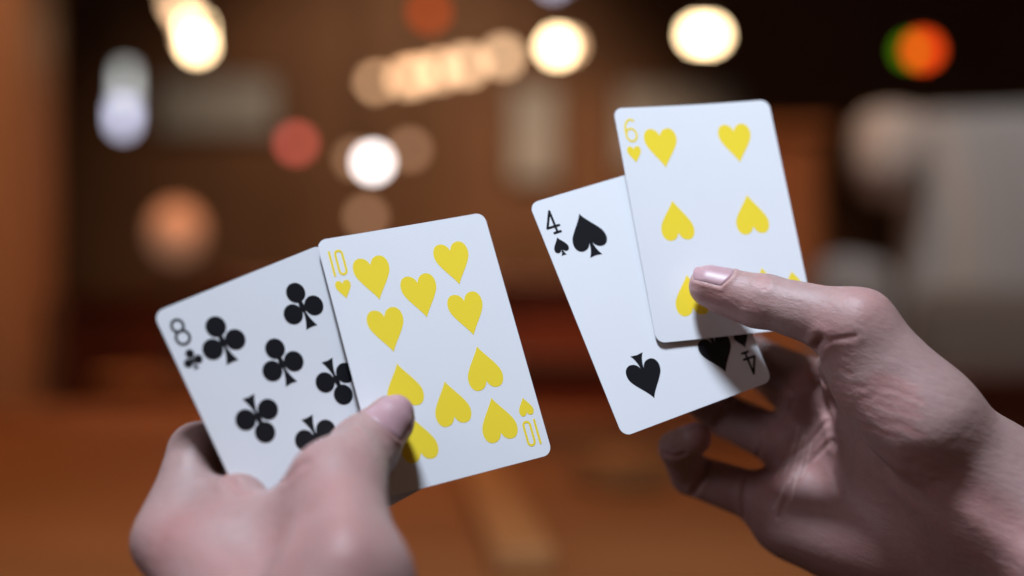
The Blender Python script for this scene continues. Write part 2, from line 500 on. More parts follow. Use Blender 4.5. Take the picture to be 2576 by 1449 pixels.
def rounded_card_mesh(bow):
    W, H, R, T = 31.5, 44.0, 3.4, 0.30
    ys = [-H + R * (1 - math.cos(a)) for a in np.linspace(0, math.pi / 2, 9)]
    ys = ys + list(np.linspace(-H + R, H - R, 15)[1:-1]) + [-y for y in reversed(ys)]
    ns = 14
    verts, faces = [], []
    for side in (0, 1):
        for y in ys:
            e = max(0.0, abs(y) - (H - R))
            hw = W - R + math.sqrt(max(0.0, R * R - e * e))
            for i in range(ns + 1):
                x = -hw + 2 * hw * i / ns
                verts.append((x / 1000, y / 1000, (-bow * (x / W) ** 2 - (T if side else 0)) / 1000))
    n = len(ys) * (ns + 1)
    for j in range(len(ys) - 1):
        for i in range(ns):
            a = j * (ns + 1) + i
            q = (a, a + 1, a + ns + 2, a + ns + 1)
            faces.append(q)
            faces.append(tuple(n + k for k in reversed(q)))
    rim = [i for i in range(ns + 1)] + [j * (ns + 1) + ns for j in range(1, len(ys))] + \
          [(len(ys) - 1) * (ns + 1) + i for i in range(ns - 1, -1, -1)] + [j * (ns + 1) for j in range(len(ys) - 2, 0, -1)]
    for k in range(len(rim)):
        a, b = rim[k], rim[(k + 1) % len(rim)]
        faces.append((a, n + a, n + b, b))
    me = bpy.data.meshes.new('card_stock')
    me.from_pydata(verts, [], faces)
    me.materials.append(M_CARD)
    me.materials.append(M_BACK)
    for p_ in me.polygons:
        if p_.normal.z < -0.5:
            p_.material_index = 1
    me.update()
    return me


def bez(p0, p1, p2, p3, n=14):
    t = np.linspace(0, 1, n, endpoint=False)[:, None]
    p0, p1, p2, p3 = map(np.array, (p0, p1, p2, p3))
    return (1 - t) ** 3 * p0 + 3 * (1 - t) ** 2 * t * p1 + 3 * (1 - t) * t * t * p2 + t ** 3 * p3


def arc(c, r, a0, a1, n=28):
    a = np.radians(np.linspace(a0, a1, n))
    return np.stack([c[0] + r * np.cos(a), c[1] + r * np.sin(a)], 1)


def mirror(half):
    h = np.array(half)
    return np.concatenate([h, (h * np.array([-1, 1]))[::-1]])


def ngon(name, pts, mat, scale=1.0):
    pts = np.array(pts) * scale
    me = bpy.data.meshes.new(name)
    me.from_pydata([(x / 1000, y / 1000, 0) for x, y in pts], [], [tuple(range(len(pts)))])
    me.materials.append(mat)
    me.update()
    if me.polygons[0].normal.z < 0:
        me.flip_normals()
    return me


heart = mirror(np.concatenate([
    bez((0, -7.7), (1.4, -5.0), (4.2, -2.3), (5.9, 0.9)),
    bez((5.9, 0.9), (7.4, 3.8), (6.2, 7.4), (3.5, 7.4)),
    bez((3.5, 7.4), (1.7, 7.4), (0.35, 6.2), (0.02, 4.4))]))
spade = mirror(np.concatenate([
    bez((0.02, 8.2), (1.3, 5.6), (4.2, 3.2), (5.9, 0.6)),
    bez((5.9, 0.6), (7.6, -2.2), (6.4, -5.3), (3.9, -5.3)),
    bez((3.9, -5.3), (2.2, -5.3), (1.0, -4.3), (0.62, -2.9)),
    bez((0.62, -2.9), (0.75, -5.0), (1.5, -6.8), (2.5, -8.2), 10), [(2.5, -8.2), (0.0, -7.9)]]))
club_h = np.concatenate([arc((0, 4.4), 3.4, 90, -77), arc((4.05, -1.75), 3.4, 156, -172),
                         bez((0.45, -2.6), (0.6, -4.3), (1.2, -6.2), (2.2, -8.1), 10), [(2.2, -8.1), (0.0, -7.9)]])
club = mirror(club_h[1:])


def stroke_mesh(name, strokes, width, mat, box=(3.4, 5.2), cell=0.11):
    """flat lettering: union of thick pen strokes, polygonised by marching squares"""
    xs = np.arange(-box[0], box[0] + cell, cell)
    ys = np.arange(-box[1], box[1] + cell, cell)
    X, Y = np.meshgrid(xs, ys)
    D = np.full(X.shape, 1e3)
    for s in strokes:
        s = np.array(s, float)
        for (x0, y0), (x1, y1) in zip(s[:-1], s[1:]):
            dx, dy = x1 - x0, y1 - y0
            h = np.clip(((X - x0) * dx + (Y - y0) * dy) / (dx * dx + dy * dy + 1e-12), 0, 1)
            D = np.minimum(D, np.hypot(X - x0 - h * dx, Y - y0 - h * dy) - width / 2)
    bm = bmesh.new()
    cache = {}

    def vert(x, y):
        k = (round(x, 4), round(y, 4))
        if k not in cache:
            cache[k] = bm.verts.new((x / 1000, y / 1000, 0))
        return cache[k]
    near = (D[:-1, :-1] < 0) | (D[1:, :-1] < 0) | (D[:-1, 1:] < 0) | (D[1:, 1:] < 0)
    for j, i in zip(*np.nonzero(near)):
        cs = [(xs[i], ys[j], D[j, i]), (xs[i + 1], ys[j], D[j, i + 1]), (xs[i + 1], ys[j + 1], D[j + 1, i + 1]), (xs[i], ys[j + 1], D[j + 1, i])]
        poly = []
        for k in range(4):
            a, b = cs[k], cs[(k + 1) % 4]
            if a[2] < 0:
                poly.append(vert(a[0], a[1]))
            if (a[2] < 0) != (b[2] < 0):
                t = a[2] / (a[2] - b[2])
                poly.append(vert(a[0] + t * (b[0] - a[0]), a[1] + t * (b[1] - a[1])))
        poly = [v_ for k, v_ in enumerate(poly) if v_ is not poly[k - 1]]
        if len(poly) >= 3:
            try:
                bm.faces.new(poly)
            except ValueError:
                pass
    me = bpy.data.meshes.new(name)
    bm.to_mesh(me)
    bm.free()
    me.materials.append(mat)
    return me


def ell(cx, cy, rx, ry, a0=0, a1=360, n=48):
    a = np.radians(np.linspace(a0, a1, n))
    return np.stack([cx + rx * np.cos(a), cy + ry * np.sin(a)], 1)


stadium = np.concatenate([ell(1.15, 2.75, 1.25, 1.35, 0, 180, 20), ell(1.15, -2.75, 1.25, 1.35, 180, 360, 20), [(2.4, 2.75)]])
NUM = {
    '10h': [[(-2.05, 4.1), (-2.05, -4.1)], stadium],
    '6h': [ell(0.0, -1.75, 2.05, 2.4), np.concatenate([ell(0.55, 0.1, 2.6, 4.05, 62, 180, 26), [(-2.05, -1.75)]])],
    '4s': [[(2.3, -1.75), (-2.35, -1.75), (0.75, 4.0), (0.75, -4.05)], [(-0.5, -4.05), (2.0, -4.05)]],
    '8c': [ell(0, 2.15, 1.85, 1.95), ell(0, -1.85, 2.15, 2.2)],
}
PIPS = {
    '10h': [(-15, 28), (15, 28), (-15, 9.7), (15, 9.7), (0, 19), (-15, -9.7), (15, -9.7), (-15, -28), (15, -28), (0, -19)],
    '6h': [(-15, 28), (15, 28), (-15, 0.01), (15, 0.01), (-15, -28), (15, -28)],
    '4s': [(-15, 27), (15, 27), (-15, -27), (15, -27)],
    '8c': [(-15, 28), (15, 28), (0, 14), (-15, -0.01), (15, -0.01), (0, -14), (-15, -28), (15, -28)],
}
CARD_LABEL = {
    '10h': 'ten of hearts playing card with yellow hearts, thumb pressed on it',
    '6h': 'six of hearts playing card with yellow hearts lying over a spades card',
    '4s': 'four of spades playing card with black spades under the six of hearts',
    '8c': 'eight of clubs playing card with black clubs beside the ten of hearts',
}
me_heart = ngon('heart_print', heart, M_YEL)
me_heart_s = ngon('small_heart_print', heart, M_YEL, 0.42)
me_spade = ngon('spade_print', spade, M_BLK)
me_spade_s = ngon('small_spade_print', spade, M_BLK, 0.42)
me_club = ngon('club_print', club, M_BLK)
me_club_s = ngon('small_club_print', club, M_BLK, 0.42)


def build_card(key):
    R, t = np.array(CARD_POSE[key][0]), np.array(CARD_POSE[key][1])
    Rw = V2W @ R
    tw = V2W @ t / 1000
    m = Matrix.Identity(4)
    for i in range(3):
        for j in range(3):
            m[i][j] = Rw[i, j]
        m[i][3] = tw[i]
    m[2][3] += CAM_Z
    me = rounded_card_mesh(BOW[key])
    o = link_mesh('playing_card', me)
    o.matrix_world = m
    tag(o, CARD_LABEL[key], 'playing card')
    big, small, nm, ink = {'h': (me_heart, me_heart_s, 'heart', M_YEL), 's': (me_spade, me_spade_s, 'spade', M_BLK),
                           'c': (me_club, me_club_s, 'club', M_BLK)}[key[-1]]
    num = stroke_mesh('numeral_print', NUM[key], 0.82 if ink is M_YEL else 0.90, ink)
    b = BOW[key]

    def put(name, mesh, x, y, flip):
        c = link_mesh(name, mesh, None, o)
        slope = math.atan(2 * b * x / 31.5 ** 2)
        c.matrix_local = Matrix.Translation((x / 1000, y / 1000, (-b * (x / 31.5) ** 2 + 0.05) / 1000)) @ \
            Matrix.Rotation(slope, 4, 'Y') @ Matrix.Rotation(math.pi if flip else 0, 4, 'Z')
    for x, y in PIPS[key]:
        fl = y < 0
        if key == '6h' and abs(y) < 1:
            fl = True
        put(nm + '_pip', big, x, y, fl)
    for s in (1, -1):
        put('numeral', num, -26.2 * s, 35.2 * s, s < 0)
        put('corner_' + nm, small, -26.4 * s, 26.0 * s, s < 0)
    return o


for k in ('6h', '4s', '10h', '8c'):
    build_card(k)


# ------------------------------------------------------------------ hands: smooth implicit bodies
def PX(u, v, d):
    """mm, axes right / depth / up, from a frame point and a depth"""
    return np.array([(u - 1288) / FPX * d, d, -(v - 724.5) / FPX * d])


def f_cone(p, a, b, ra, rb):
    ab = b - a
    h = np.clip(((p - a) @ ab) / (ab @ ab), 0, 1)
    q = p - a - h[:, None] * ab
    return np.sqrt((q * q).sum(1)) - (ra + (rb - ra) * h)


def f_ell(p, c, M, r):
    q = (p - c) @ M            # columns of M: axes
    k0 = np.sqrt(((q / r) ** 2).sum(1))
    k1 = np.sqrt(((q / (r * r)) ** 2).sum(1)) + 1e-9
    return k0 * (k0 - 1) / k1


def smin(a, b, k):
    h = np.maximum(k - np.abs(a - b), 0) / k
    return np.minimum(a, b) - h * h * k * 0.25


class Hand:
    def __init__(self):
        self.palm = []          # (kind, args, k)
        self.fingers = []       # list of prim lists
        self.creases = []       # (polyline mm, depth mm, width mm)
        self.pale = []          # (polyline, width)
        self.blush = []         # (point, radius, amount)
        self.nails = []

    def cone(self, a, b, k=8.0):
        """a, b: (u, v, depth, radius)"""
        self.palm.append(('c', (PX(*a[:3]), PX(*b[:3]), a[3], b[3]), k))

    def ell(self, c, radii, axis_to=None, up=(0, 1, 0), k=8.0):
        c0 = PX(*c)
        x = np.array([1.0, 0, 0]) if axis_to is None else PX(*axis_to) - c0
        x = x / np.linalg.norm(x)
        z = np.array(up, float)
        z = z - x * (z @ x)
        z = z / np.linalg.norm(z)
        self.palm.append(('e', (c0, np.stack([x, np.cross(z, x), z], 1), np.array(radii, float)), k))

    def finger(self, joints, pads=()):
        pts = [(PX(*j[:3]), j[3]) for j in joints]
        pr = [('c', (pts[i][0], pts[i + 1][0], pts[i][1], pts[i + 1][1]), 1.5) for i in range(len(pts) - 1)]
        for c, r in pads:
            pr.append(('c', (PX(*c), PX(*c) + 0.01, r, r), 4.0))
        self.fingers.append(pr)
        return pts

    @staticmethod
    def _prim(pr, p):
        return f_cone(p, *pr[1]) if pr[0] == 'c' else f_ell(p, *pr[1])

    def sdf(self, p):
        d = None
        for pr in self.palm:
            e = self._prim(pr, p)
            d = e if d is None else smin(d, e, pr[2])
        ff = None
        for f in self.fingers:
            df = None
            for pr in f:
                e = self._prim(pr, p)
                df = e if df is None else smin(df, e, pr[2])
            ff = df if ff is None else smin(ff, df, 0.8)
        return d if ff is None else smin(d, ff, 6.0)

    def grad(self, p, e=0.25):
        k = np.array([[1, -1, -1], [-1, -1, 1], [-1, 1, -1], [1, 1, 1]], float)
        g = sum(kk[None, :] * self.sdf(p + kk * e)[:, None] for kk in k)
        return g / (np.linalg.norm(g, axis=1, keepdims=True) + 1e-12)

    def hit(self, u, v, d0=380.0):
        """first skin point along the view ray through (u, v)"""
        ray = PX(u, v, 1.0)
        t = d0
        for _ in range(200):
            d = self.sdf((ray * t)[None, :])[0]
            t += max(d, 0.02) * 0.9
            if d < 0.02 or t > 700:
                break
        return ray * t if t < 700 else None

    def line(self, uv, n=5):
        out = []
        uv = np.array(uv, float)
        for a, b in zip(uv[:-1], uv[1:]):
            for s in np.linspace(0, 1, n, endpoint=False):
                h = self.hit(*(a + (b - a) * s))
                if h is not None:
                    out.append(h)
        h = self.hit(*uv[-1])
        if h is not None:
            out.append(h)
        # break the line where it jumps in depth
        segs, cur = [], out[:1]
        for q in out[1:]:
            if np.linalg.norm(q - cur[-1]) > 12:
                segs.append(cur); cur = []
            cur.append(q)
        segs.append(cur)
        return [np.array(s) for s in segs if len(s) > 1]

    def crease(self, uv, depth, width):
        for s in self.line(uv):
            self.creases.append((s, depth, width))

    def pale_line(self, uv, width):
        for s in self.line(uv):
            self.pale.append((s, width))

    # ---- polygonise
    def surface(self, lo, hi, h):
        ax = [np.arange(lo[i], hi[i] + h, h) for i in range(3)]
        shape = tuple(len(a) for a in ax)
        # coarse pass keeps only blocks near the skin
        c = 4
        cax = [a[::c] for a in ax]
        Xc = np.stack(np.meshgrid(*cax, indexing='ij'), -1).reshape(-1, 3)
        dc = self.sdf(Xc).reshape([len(a) for a in cax])
        V = np.repeat(np.repeat(np.repeat(dc, c, 0), c, 1), c, 2)[:shape[0], :shape[1], :shape[2]].copy()
        near = np.abs(V) < h * c * 2.0
        idx = np.nonzero(near)
        pts = np.stack([ax[i][idx[i]] for i in range(3)], 1)
        vals = np.empty(len(pts))
        for s in range(0, len(pts), 200000):
            vals[s:s + 200000] = self.sdf(pts[s:s + 200000])
        V[idx] = vals
        ins = V < 0
        corner = [(i, j, k) for i in (0, 1) for j in (0, 1) for k in (0, 1)]
        cs = [n - 1 for n in shape]
        cnt = np.zeros(cs, np.int8)
        for (i, j, k) in corner:
            cnt += ins[i:i + cs[0], j:j + cs[1], k:k + cs[2]]
        act = (cnt > 0) & (cnt < 8)
        vid = np.full(cs, -1, np.int64)
        ci = np.nonzero(act)
        vid[ci] = np.arange(len(ci[0]))
        P = np.zeros((len(ci[0]), 3)); Wt = np.zeros(len(ci[0]))
        for a in corner:
            for axis in range(3):
                if a[axis]:
                    continue
                b = list(a); b[axis] = 1
                va = V[ci[0] + a[0], ci[1] + a[1], ci[2] + a[2]]
                vb = V[ci[0] + b[0], ci[1] + b[1], ci[2] + b[2]]
                m = (va < 0) != (vb < 0)
                t = np.where(m, va / np.where(m, va - vb, 1), 0)
                q = np.tile(np.array(a, float), (len(va), 1)); q[:, axis] += t
                P += q * m[:, None]; Wt += m
        P = P / Wt[:, None] + np.stack(ci, 1)
        P = P * h + np.array([a[0] for a in ax])
        quads = []
        for axis in range(3):
            o1, o2 = [(1, 2), (2, 0), (0, 1)][axis]
            sl0 = [slice(1, cs[0]), slice(1, cs[1]), slice(1, cs[2])]; sl0[axis] = slice(0, cs[axis])
            sl1 = list(sl0); sl1[axis] = slice(1, cs[axis] + 1)
            A, B = ins[tuple(sl0)], ins[tuple(sl1)]
            e = np.nonzero(A != B)
            base = [e[0] + sl0[0].start, e[1] + sl0[1].start, e[2] + sl0[2].start]

            def cell(d1, d2):
                k = [x.copy() for x in base]
                k[o1] = k[o1] - d1; k[o2] = k[o2] - d2
                return vid[tuple(k)]
            q = np.stack([cell(1, 1), cell(0, 1), cell(0, 0), cell(1, 0)], 1)
            fl = ~A[e]
            q[fl] = q[fl][:, ::-1]
            quads.append(q)
        Q = np.concatenate(quads)
        return P, Q

    def project(self, P, n=2):
        for _ in range(n):
            P = P - self.grad(P) * self.sdf(P)[:, None] * 0.9
        return P


def subdivide(P, Q):
    E = np.sort(np.concatenate([Q[:, [0, 1]], Q[:, [1, 2]], Q[:, [2, 3]], Q[:, [3, 0]]]), axis=1)
    key = E[:, 0] * len(P) + E[:, 1]
    uk, inv = np.unique(key, return_inverse=True)
    a, b = uk // len(P), uk % len(P)
    mid = (P[a] + P[b]) / 2
    cen = P[Q].mean(1)
    n0, n1, nq = len(P), len(uk), len(Q)
    e = inv.reshape(4, nq) + n0
    c = np.arange(nq) + n0 + n1
    NQ = np.concatenate([np.stack([Q[:, 0], e[0], c, e[3]], 1), np.stack([Q[:, 1], e[1], c, e[0]], 1),
                         np.stack([Q[:, 2], e[2], c, e[1]], 1), np.stack([Q[:, 3], e[3], c, e[2]], 1)])
    return np.concatenate([P, mid, cen]), NQ


def seg_dist(P, line):
    d = np.full(len(P), 1e9)
    for a, b in zip(line[:-1], line[1:]):
        ab = b - a
        h = np.clip(((P - a) @ ab) / (ab @ ab + 1e-9), 0, 1)
        q = P - a - h[:, None] * ab
        d = np.minimum(d, (q * q).sum(1))
    return np.sqrt(d)


def skin_material():
    n = Nodes('skin')
    tc = n.add('ShaderNodeTexCoord')
    at_ = n.add('ShaderNodeAttribute', attribute_name='tint')
    sep = n.add('ShaderNodeSeparateColor')
    n.link(at_.outputs['Color'], sep.inputs['Color'])
    nz = n.add('ShaderNodeTexNoise', i_Scale=55.0, i_Detail=6.0, i_Roughness=0.6)
    n.link(tc.outputs['Object'], nz.inputs['Vector'])
    nz2 = n.add('ShaderNodeTexNoise', i_Scale=420.0, i_Detail=4.0, i_Roughness=0.7)
    n.link(tc.outputs['Object'], nz2.inputs['Vector'])
    base = n.add('ShaderNodeMixRGB')
    base.inputs['Color1'].default_value = (0.285, 0.180, 0.168, 1)
    base.inputs['Color2'].default_value = (0.395, 0.262, 0.245, 1)
    n.link(nz.outputs['Fac'], base.inputs['Fac'])
    red = n.add('ShaderNodeMixRGB')
    red.inputs['Color2'].default_value = (0.43, 0.165, 0.155, 1)
    n.link(base.outputs['Color'], red.inputs['Color1'])
    n.link(sep.outputs['Red'], red.inputs['Fac'])
    pale = n.add('ShaderNodeMixRGB')
    pale.inputs['Color2'].default_value = (0.72, 0.54, 0.49, 1)
    n.link(red.outputs['Color'], pale.inputs['Color1'])
    n.link(sep.outputs['Green'], pale.inputs['Fac'])
    mot = n.add('ShaderNodeMixRGB', blend_type='MULTIPLY', i_Fac=0.6)
    mr = n.add('ShaderNodeMapRange')
    mr.inputs['To Min'].default_value = 0.75
    mr.inputs['To Max'].default_value = 1.2
    n.link(nz2.outputs['Fac'], mr.inputs['Value'])
    n.link(pale.outputs['Color'], mot.inputs['Color1'])
    n.link(mr.outputs['Result'], mot.inputs['Color2'])
    n.link(mot.outputs['Color'], n.b.inputs['Base Color'])
    n.b.inputs['Subsurface Weight'].default_value = 0.35
    n.b.inputs['Subsurface Radius'].default_value = (1.0, 0.36, 0.22)
    n.b.inputs['Subsurface Scale'].default_value = 0.0035
    n.b.inputs['Roughness'].default_value = 0.50
    n.b.inputs['Specular IOR Level'].default_value = 0.34
    # pores, fine skin lines
    vo = n.add('ShaderNodeTexVoronoi', feature='DISTANCE_TO_EDGE', i_Scale=900.0)
    n.link(tc.outputs['Object'], vo.inputs['Vector'])
    mp = n.add('ShaderNodeMapping')
    mp.inputs['Scale'].default_value = (150, 220, 430)
    vr = n.add('ShaderNodeVectorRotate', rotation_type='AXIS_ANGLE')
    vr.inputs['Axis'].default_value = (0, 1, 0)
    vr.inputs['Angle'].default_value = -0.30
    n.link(tc.outputs['Object'], vr.inputs['Vector'])
    n.link(vr.outputs['Vector'], mp.inputs['Vector'])
    wr = n.add('ShaderNodeTexNoise', i_Scale=1.0, i_Detail=4.0, i_Roughness=0.6)
    n.link(mp.outputs['Vector'], wr.inputs['Vector'])
    b1 = n.add('ShaderNodeBump', i_Strength=0.6, i_Distance=0.0006)
    n.link(wr.outputs['Fac'], b1.inputs['Height'])
    b2 = n.add('ShaderNodeBump', i_Strength=0.4, i_Distance=0.00016)
    n.link(vo.outputs['Distance'], b2.inputs['Height'])
    n.link(b1.outputs['Normal'], b2.inputs['Normal'])
    n.link(b2.outputs['Normal'], n.b.inputs['Normal'])
    return n.m


def nail_material():
    n = Nodes('nail')
    tc = n.add('ShaderNodeTexCoord')
    nz = n.add('ShaderNodeTexNoise', i_Scale=120.0, i_Detail=3.0)
    n.link(tc.outputs['Object'], nz.inputs['Vector'])
    mx = n.add('ShaderNodeMixRGB')
    mx.inputs['Color1'].default_value = (0.33, 0.19, 0.215, 1)
    mx.inputs['Color2'].default_value = (0.44, 0.27, 0.29, 1)
    n.link(nz.outputs['Fac'], mx.inputs['Fac'])
    n.link(mx.outputs['Color'], n.b.inputs['Base Color'])
    n.b.inputs['Roughness'].default_value = 0.42
    n.b.inputs['Specular IOR Level'].default_value = 0.5
    n.b.inputs['Subsurface Weight'].default_value = 0.2
    n.b.inputs['Subsurface Radius'].default_value = (1.0, 0.4, 0.3)
    n.b.inputs['Subsurface Scale'].default_value = 0.002
    n.b.inputs['Coat Weight'].default_value = 0.0
    n.b.inputs['Coat Roughness'].default_value = 0.2
    return n.m


M_SKIN = skin_material()
M_NAIL = nail_material()


class Nail:
    def __init__(self, a, b, rb, dorsal, length, half, name='fingernail', tipover=0.55):
        """a->b distal bone (mm), rb tip radius, dorsal direction"""
        self.a, self.b, self.name = a, b, name
        t = b - a
        self.L = np.linalg.norm(t)
        self.t = t / self.L
        n = np.array(dorsal, float)
        n = n - self.t * (n @ self.t)
        self.n = n / np.linalg.norm(n)
        self.s = np.cross(self.t, self.n)
        self.t1 = self.L + rb * tipover
        self.t0 = self.t1 - length
        self.half = half                  # half angle, radians
        self.r = rb

    def coords(self, P):
        q = P - self.a
        tt = q @ self.t
        th = np.arctan2(q @ self.s, q @ self.n)
        u = th / self.half
        ln = self.t1 - self.t0
        uu = np.clip(u, -1, 1)
        lo = self.t0 - 0.22 * ln * (1 - uu * uu) + 0.10 * ln
        hi = self.t1 + 0.14 * ln * (1 - uu * uu) - 0.05 * ln
        rad = np.hypot(q @ self.s, q @ self.n)
        # signed distance-ish to nail outline, mm (negative inside)
        return np.maximum(np.maximum(lo - tt, tt - hi), (np.abs(u) - 1) * self.half * np.maximum(rad, 3))

    def mesh(self, hand, origin):
        nu, nv = 17, 17
        ln = self.t1 - self.t0
        top = []
        for j in range(nv):
            for i in range(nu):
                u = -1 + 2 * i / (nu - 1); v = j / (nv - 1)
                lo = self.t0 - 0.22 * ln * (1 - u * u) + 0.10 * ln
                hi = self.t1 + 0.14 * ln * (1 - u * u) - 0.05 * ln
                tt = lo + (hi - lo) * v
                d = math.cos(u * self.half) * self.n + math.sin(u * self.half) * self.s
                c = self.a + self.t * tt
                r = 16.0
                for _ in range(60):
                    e = hand.sdf((c + d * r)[None, :])[0]
                    r -= e * 0.9
                    if abs(e) < 0.01 or r < 0.5:
                        break
                top.append([c, d, r, v])
        rr = np.array([x[2] for x in top]).reshape(nv, nu)
        ref = rr[nv // 3]
        P = []
        for k, (c, d, r, v) in enumerate(top):
            j, i = divmod(k, nu)
            flat = ref[i] - 0.10 * self.r * max(0, v - 0.33) ** 2 * 4
            r2 = max(r, flat - 0.8)
            edge = max(abs(-1 + 2 * i / (nu - 1)), 1 - 2 * v)
            P.append(c + d * (r2 + 0.10 - (0.45 if edge > 0.93 else 0.0)))
        P = np.array(P)
        B = P - np.array([x[1] for x in top]) * 0.5
        V = np.concatenate([P, B])
        n = nu * nv
        F = []
        for j in range(nv - 1):
            for i in range(nu - 1):
                a = j * nu + i
                q = (a, a + 1, a + nu + 1, a + nu)
                F.append(q); F.append(tuple(n + x for x in reversed(q)))
        rim = [i for i in range(nu)] + [j * nu + nu - 1 for j in range(1, nv)] + [(nv - 1) * nu + i for i in range(nu - 2, -1, -1)] + [j * nu for j in range(nv - 2, 0, -1)]
        for k in range(len(rim)):
            a, b = rim[k], rim[(k + 1) % len(rim)]
            F.append((a, n + a, n + b, b))
        me = bpy.data.meshes.new(self.name)
        me.from_pydata([tuple(x) for x in (V - origin) / 1000], [], F)
        bm = bmesh.new(); bm.from_mesh(me); bmesh.ops.recalc_face_normals(bm, faces=bm.faces)
        for f in bm.faces:
            f.smooth = True
        bm.to_mesh(me); bm.free()
        return me


def build_hand(h, lo, hi, step, label):
    P, Q = h.surface(np.array(lo, float), np.array(hi, float), step)
    P = h.project(P, 2)
    P, Q = subdivide(P, Q)
    P = h.project(P, 1)
    N = h.grad(P)
    disp = np.zeros(len(P))
    tint = np.zeros((len(P), 4), np.float32); tint[:, 3] = 1
    for ln, dep, wid in h.creases:
        bb0, bb1 = ln.min(0) - wid * 4, ln.max(0) + wid * 4
        m = np.all((P > bb0) & (P < bb1), axis=1)
        if m.any():
            d = seg_dist(P[m], ln)
            disp[m] += -dep * np.exp(-(d / wid) ** 2) + 0.30 * dep * np.exp(-((d - 2.2 * wid) / (1.1 * wid)) ** 2)
            tint[m, 0] = np.maximum(tint[m, 0], 0.35 * np.exp(-(d / (1.6 * wid)) ** 2))
    for ln, wid in h.pale:
        bb0, bb1 = ln.min(0) - wid * 4, ln.max(0) + wid * 4
        m = np.all((P > bb0) & (P < bb1), axis=1)
        if m.any():
            d = seg_dist(P[m], ln)
            tint[m, 1] = np.maximum(tint[m, 1], 0.5 * np.exp(-(d / wid) ** 2))
            disp[m] += -0.12 * np.exp(-(d / wid) ** 2)
    for c, r, amt in h.blush:
        d = np.linalg.norm(P - c, axis=1)
        tint[:, 0] = np.maximum(tint[:, 0], amt * np.exp(-(d / r) ** 2))
    for nl in h.nails:
        m = np.linalg.norm(P - nl.b, axis=1) < 26
        q = P[m] - nl.a
        ok = ((q @ nl.n) > 0)
        c = nl.coords(P[m])
        dd = np.where(c < 0, -0.25 * np.clip(-c / 0.6, 0, 1), 0.40 * np.exp(-((c - 0.7) / 0.7) ** 2))
        disp[m] += np.where(ok & ((q @ nl.t) < nl.t1 + 0.3), dd, 0)
    P = P + N * disp[:, None]
    origin = P.mean(0)
    me = bpy.data.meshes.new('hand')
    V = ((P - origin) / 1000).astype(np.float32)
    me.vertices.add(len(V)); me.vertices.foreach_set('co', V.ravel())
    me.loops.add(Q.size); me.loops.foreach_set('vertex_index', Q.astype(np.int32).ravel())
    me.polygons.add(len(Q))
    me.polygons.foreach_set('loop_start', np.arange(0, Q.size, 4, dtype=np.int32))
    me.update(calc_edges=True)
    me.validate()
    me.polygons.foreach_set('use_smooth', np.ones(len(me.polygons), bool))
    ca = me.color_attributes.new('tint', 'FLOAT_COLOR', 'POINT')
    ca.data.foreach_set('color', tint.ravel())
    # outward normals
    o = link_mesh('person_hand', me, M_SKIN)
    o.location = (origin[0] / 1000, origin[1] / 1000, origin[2] / 1000 + CAM_Z)
    tag(o, label, 'hand')
    for nl in h.nails:
        link_mesh(nl.name, nl.mesh(h, origin), M_NAIL, o)
    return o


# ---------------- hand holding the six of hearts
R = Hand()
TH_T, TH_I, TH_M = (1786, 720, 500, 7.4), (1925, 757, 493, 8.9), (2160, 822, 479, 11.7)
R.cone(TH_T, TH_I, 2)
R.cone((1826, 740, 501, 7.2), (1900, 766, 496, 8.1), 3)          # thumb pulp
R.cone(TH_I, TH_M, 2.5)
R.cone(TH_M, (2338, 1060, 474, 16.2), 7)                          # thumb metacarpal
R.ell((2250, 1000, 484), (31, 17, 20), (2420, 1190, 475), k=8)   # thenar
R.cone((2136, 915, 505, 11), (2300, 1040, 498, 17), 6)
IM, MM, RM, PM = (2070, 988, 543, 10.0), (2034, 1045, 551, 11.0), (2000, 1140, 549, 10.8), (1970, 1280, 541, 12.0)
W1, W2, W3 = (2480, 1240, 484, 20), (2490, 1320, 498, 20), (2450, 1470, 514, 19)
R.cone(IM, W1, 9)
R.cone(MM, W1, 9)
R.cone(RM, W2, 9)
R.cone(PM, W3, 9)
R.ell((2215, 1378, 518), (34, 13, 18), (2400, 1420, 510), k=22)   # hypothenar
R.ell((1985, 1285, 537), (13, 10, 11), (2010, 1160, 540), k=12)      # pad under little finger
R.ell((2005, 1105, 543), (10, 8, 8), k=8)
R.ell((2036, 995, 537), (9, 8, 8), k=6)
R.cone((2125, 945, 518, 6), (2085, 985, 533, 6), 6)              # web
R.cone(W1, (2800, 1500, 455, 24), 14)
R.cone((2338, 1060, 474, 16.2), W1, 10)
R.cone(W2, (2760, 1580, 470, 24), 14)
R.cone(W3, (2700, 1640, 484, 20), 14)
R.cone((2800, 1500, 455, 24), (3350, 2000, 400, 32), 14)
R.cone((2760, 1580, 470, 24), (3300, 2080, 405, 32), 14)
i_ = R.finger([(2062, 975, 543, 9.6), (1885, 897, 574, 8.8), (1785, 850, 556, 7.9), (1740, 846, 530, 6.8)])
m_ = R.finger([(2034, 1020, 553, 10.0), (1900, 905, 596, 8.9), (1800, 860, 582, 8.0), (1730, 850, 552, 7.0)])
r_ = R.finger([(2000, 1130, 549, 9.8), (1818, 1042, 574, 8.7), (1735, 975, 560, 7.8), (1690, 930, 538, 6.8)])
p_ = R.finger([(1950, 1266, 543, 10.0), (1738, 1194, 555, 7.9), (1704, 1128, 541, 6.9), (1748, 1104, 528, 6.0)])
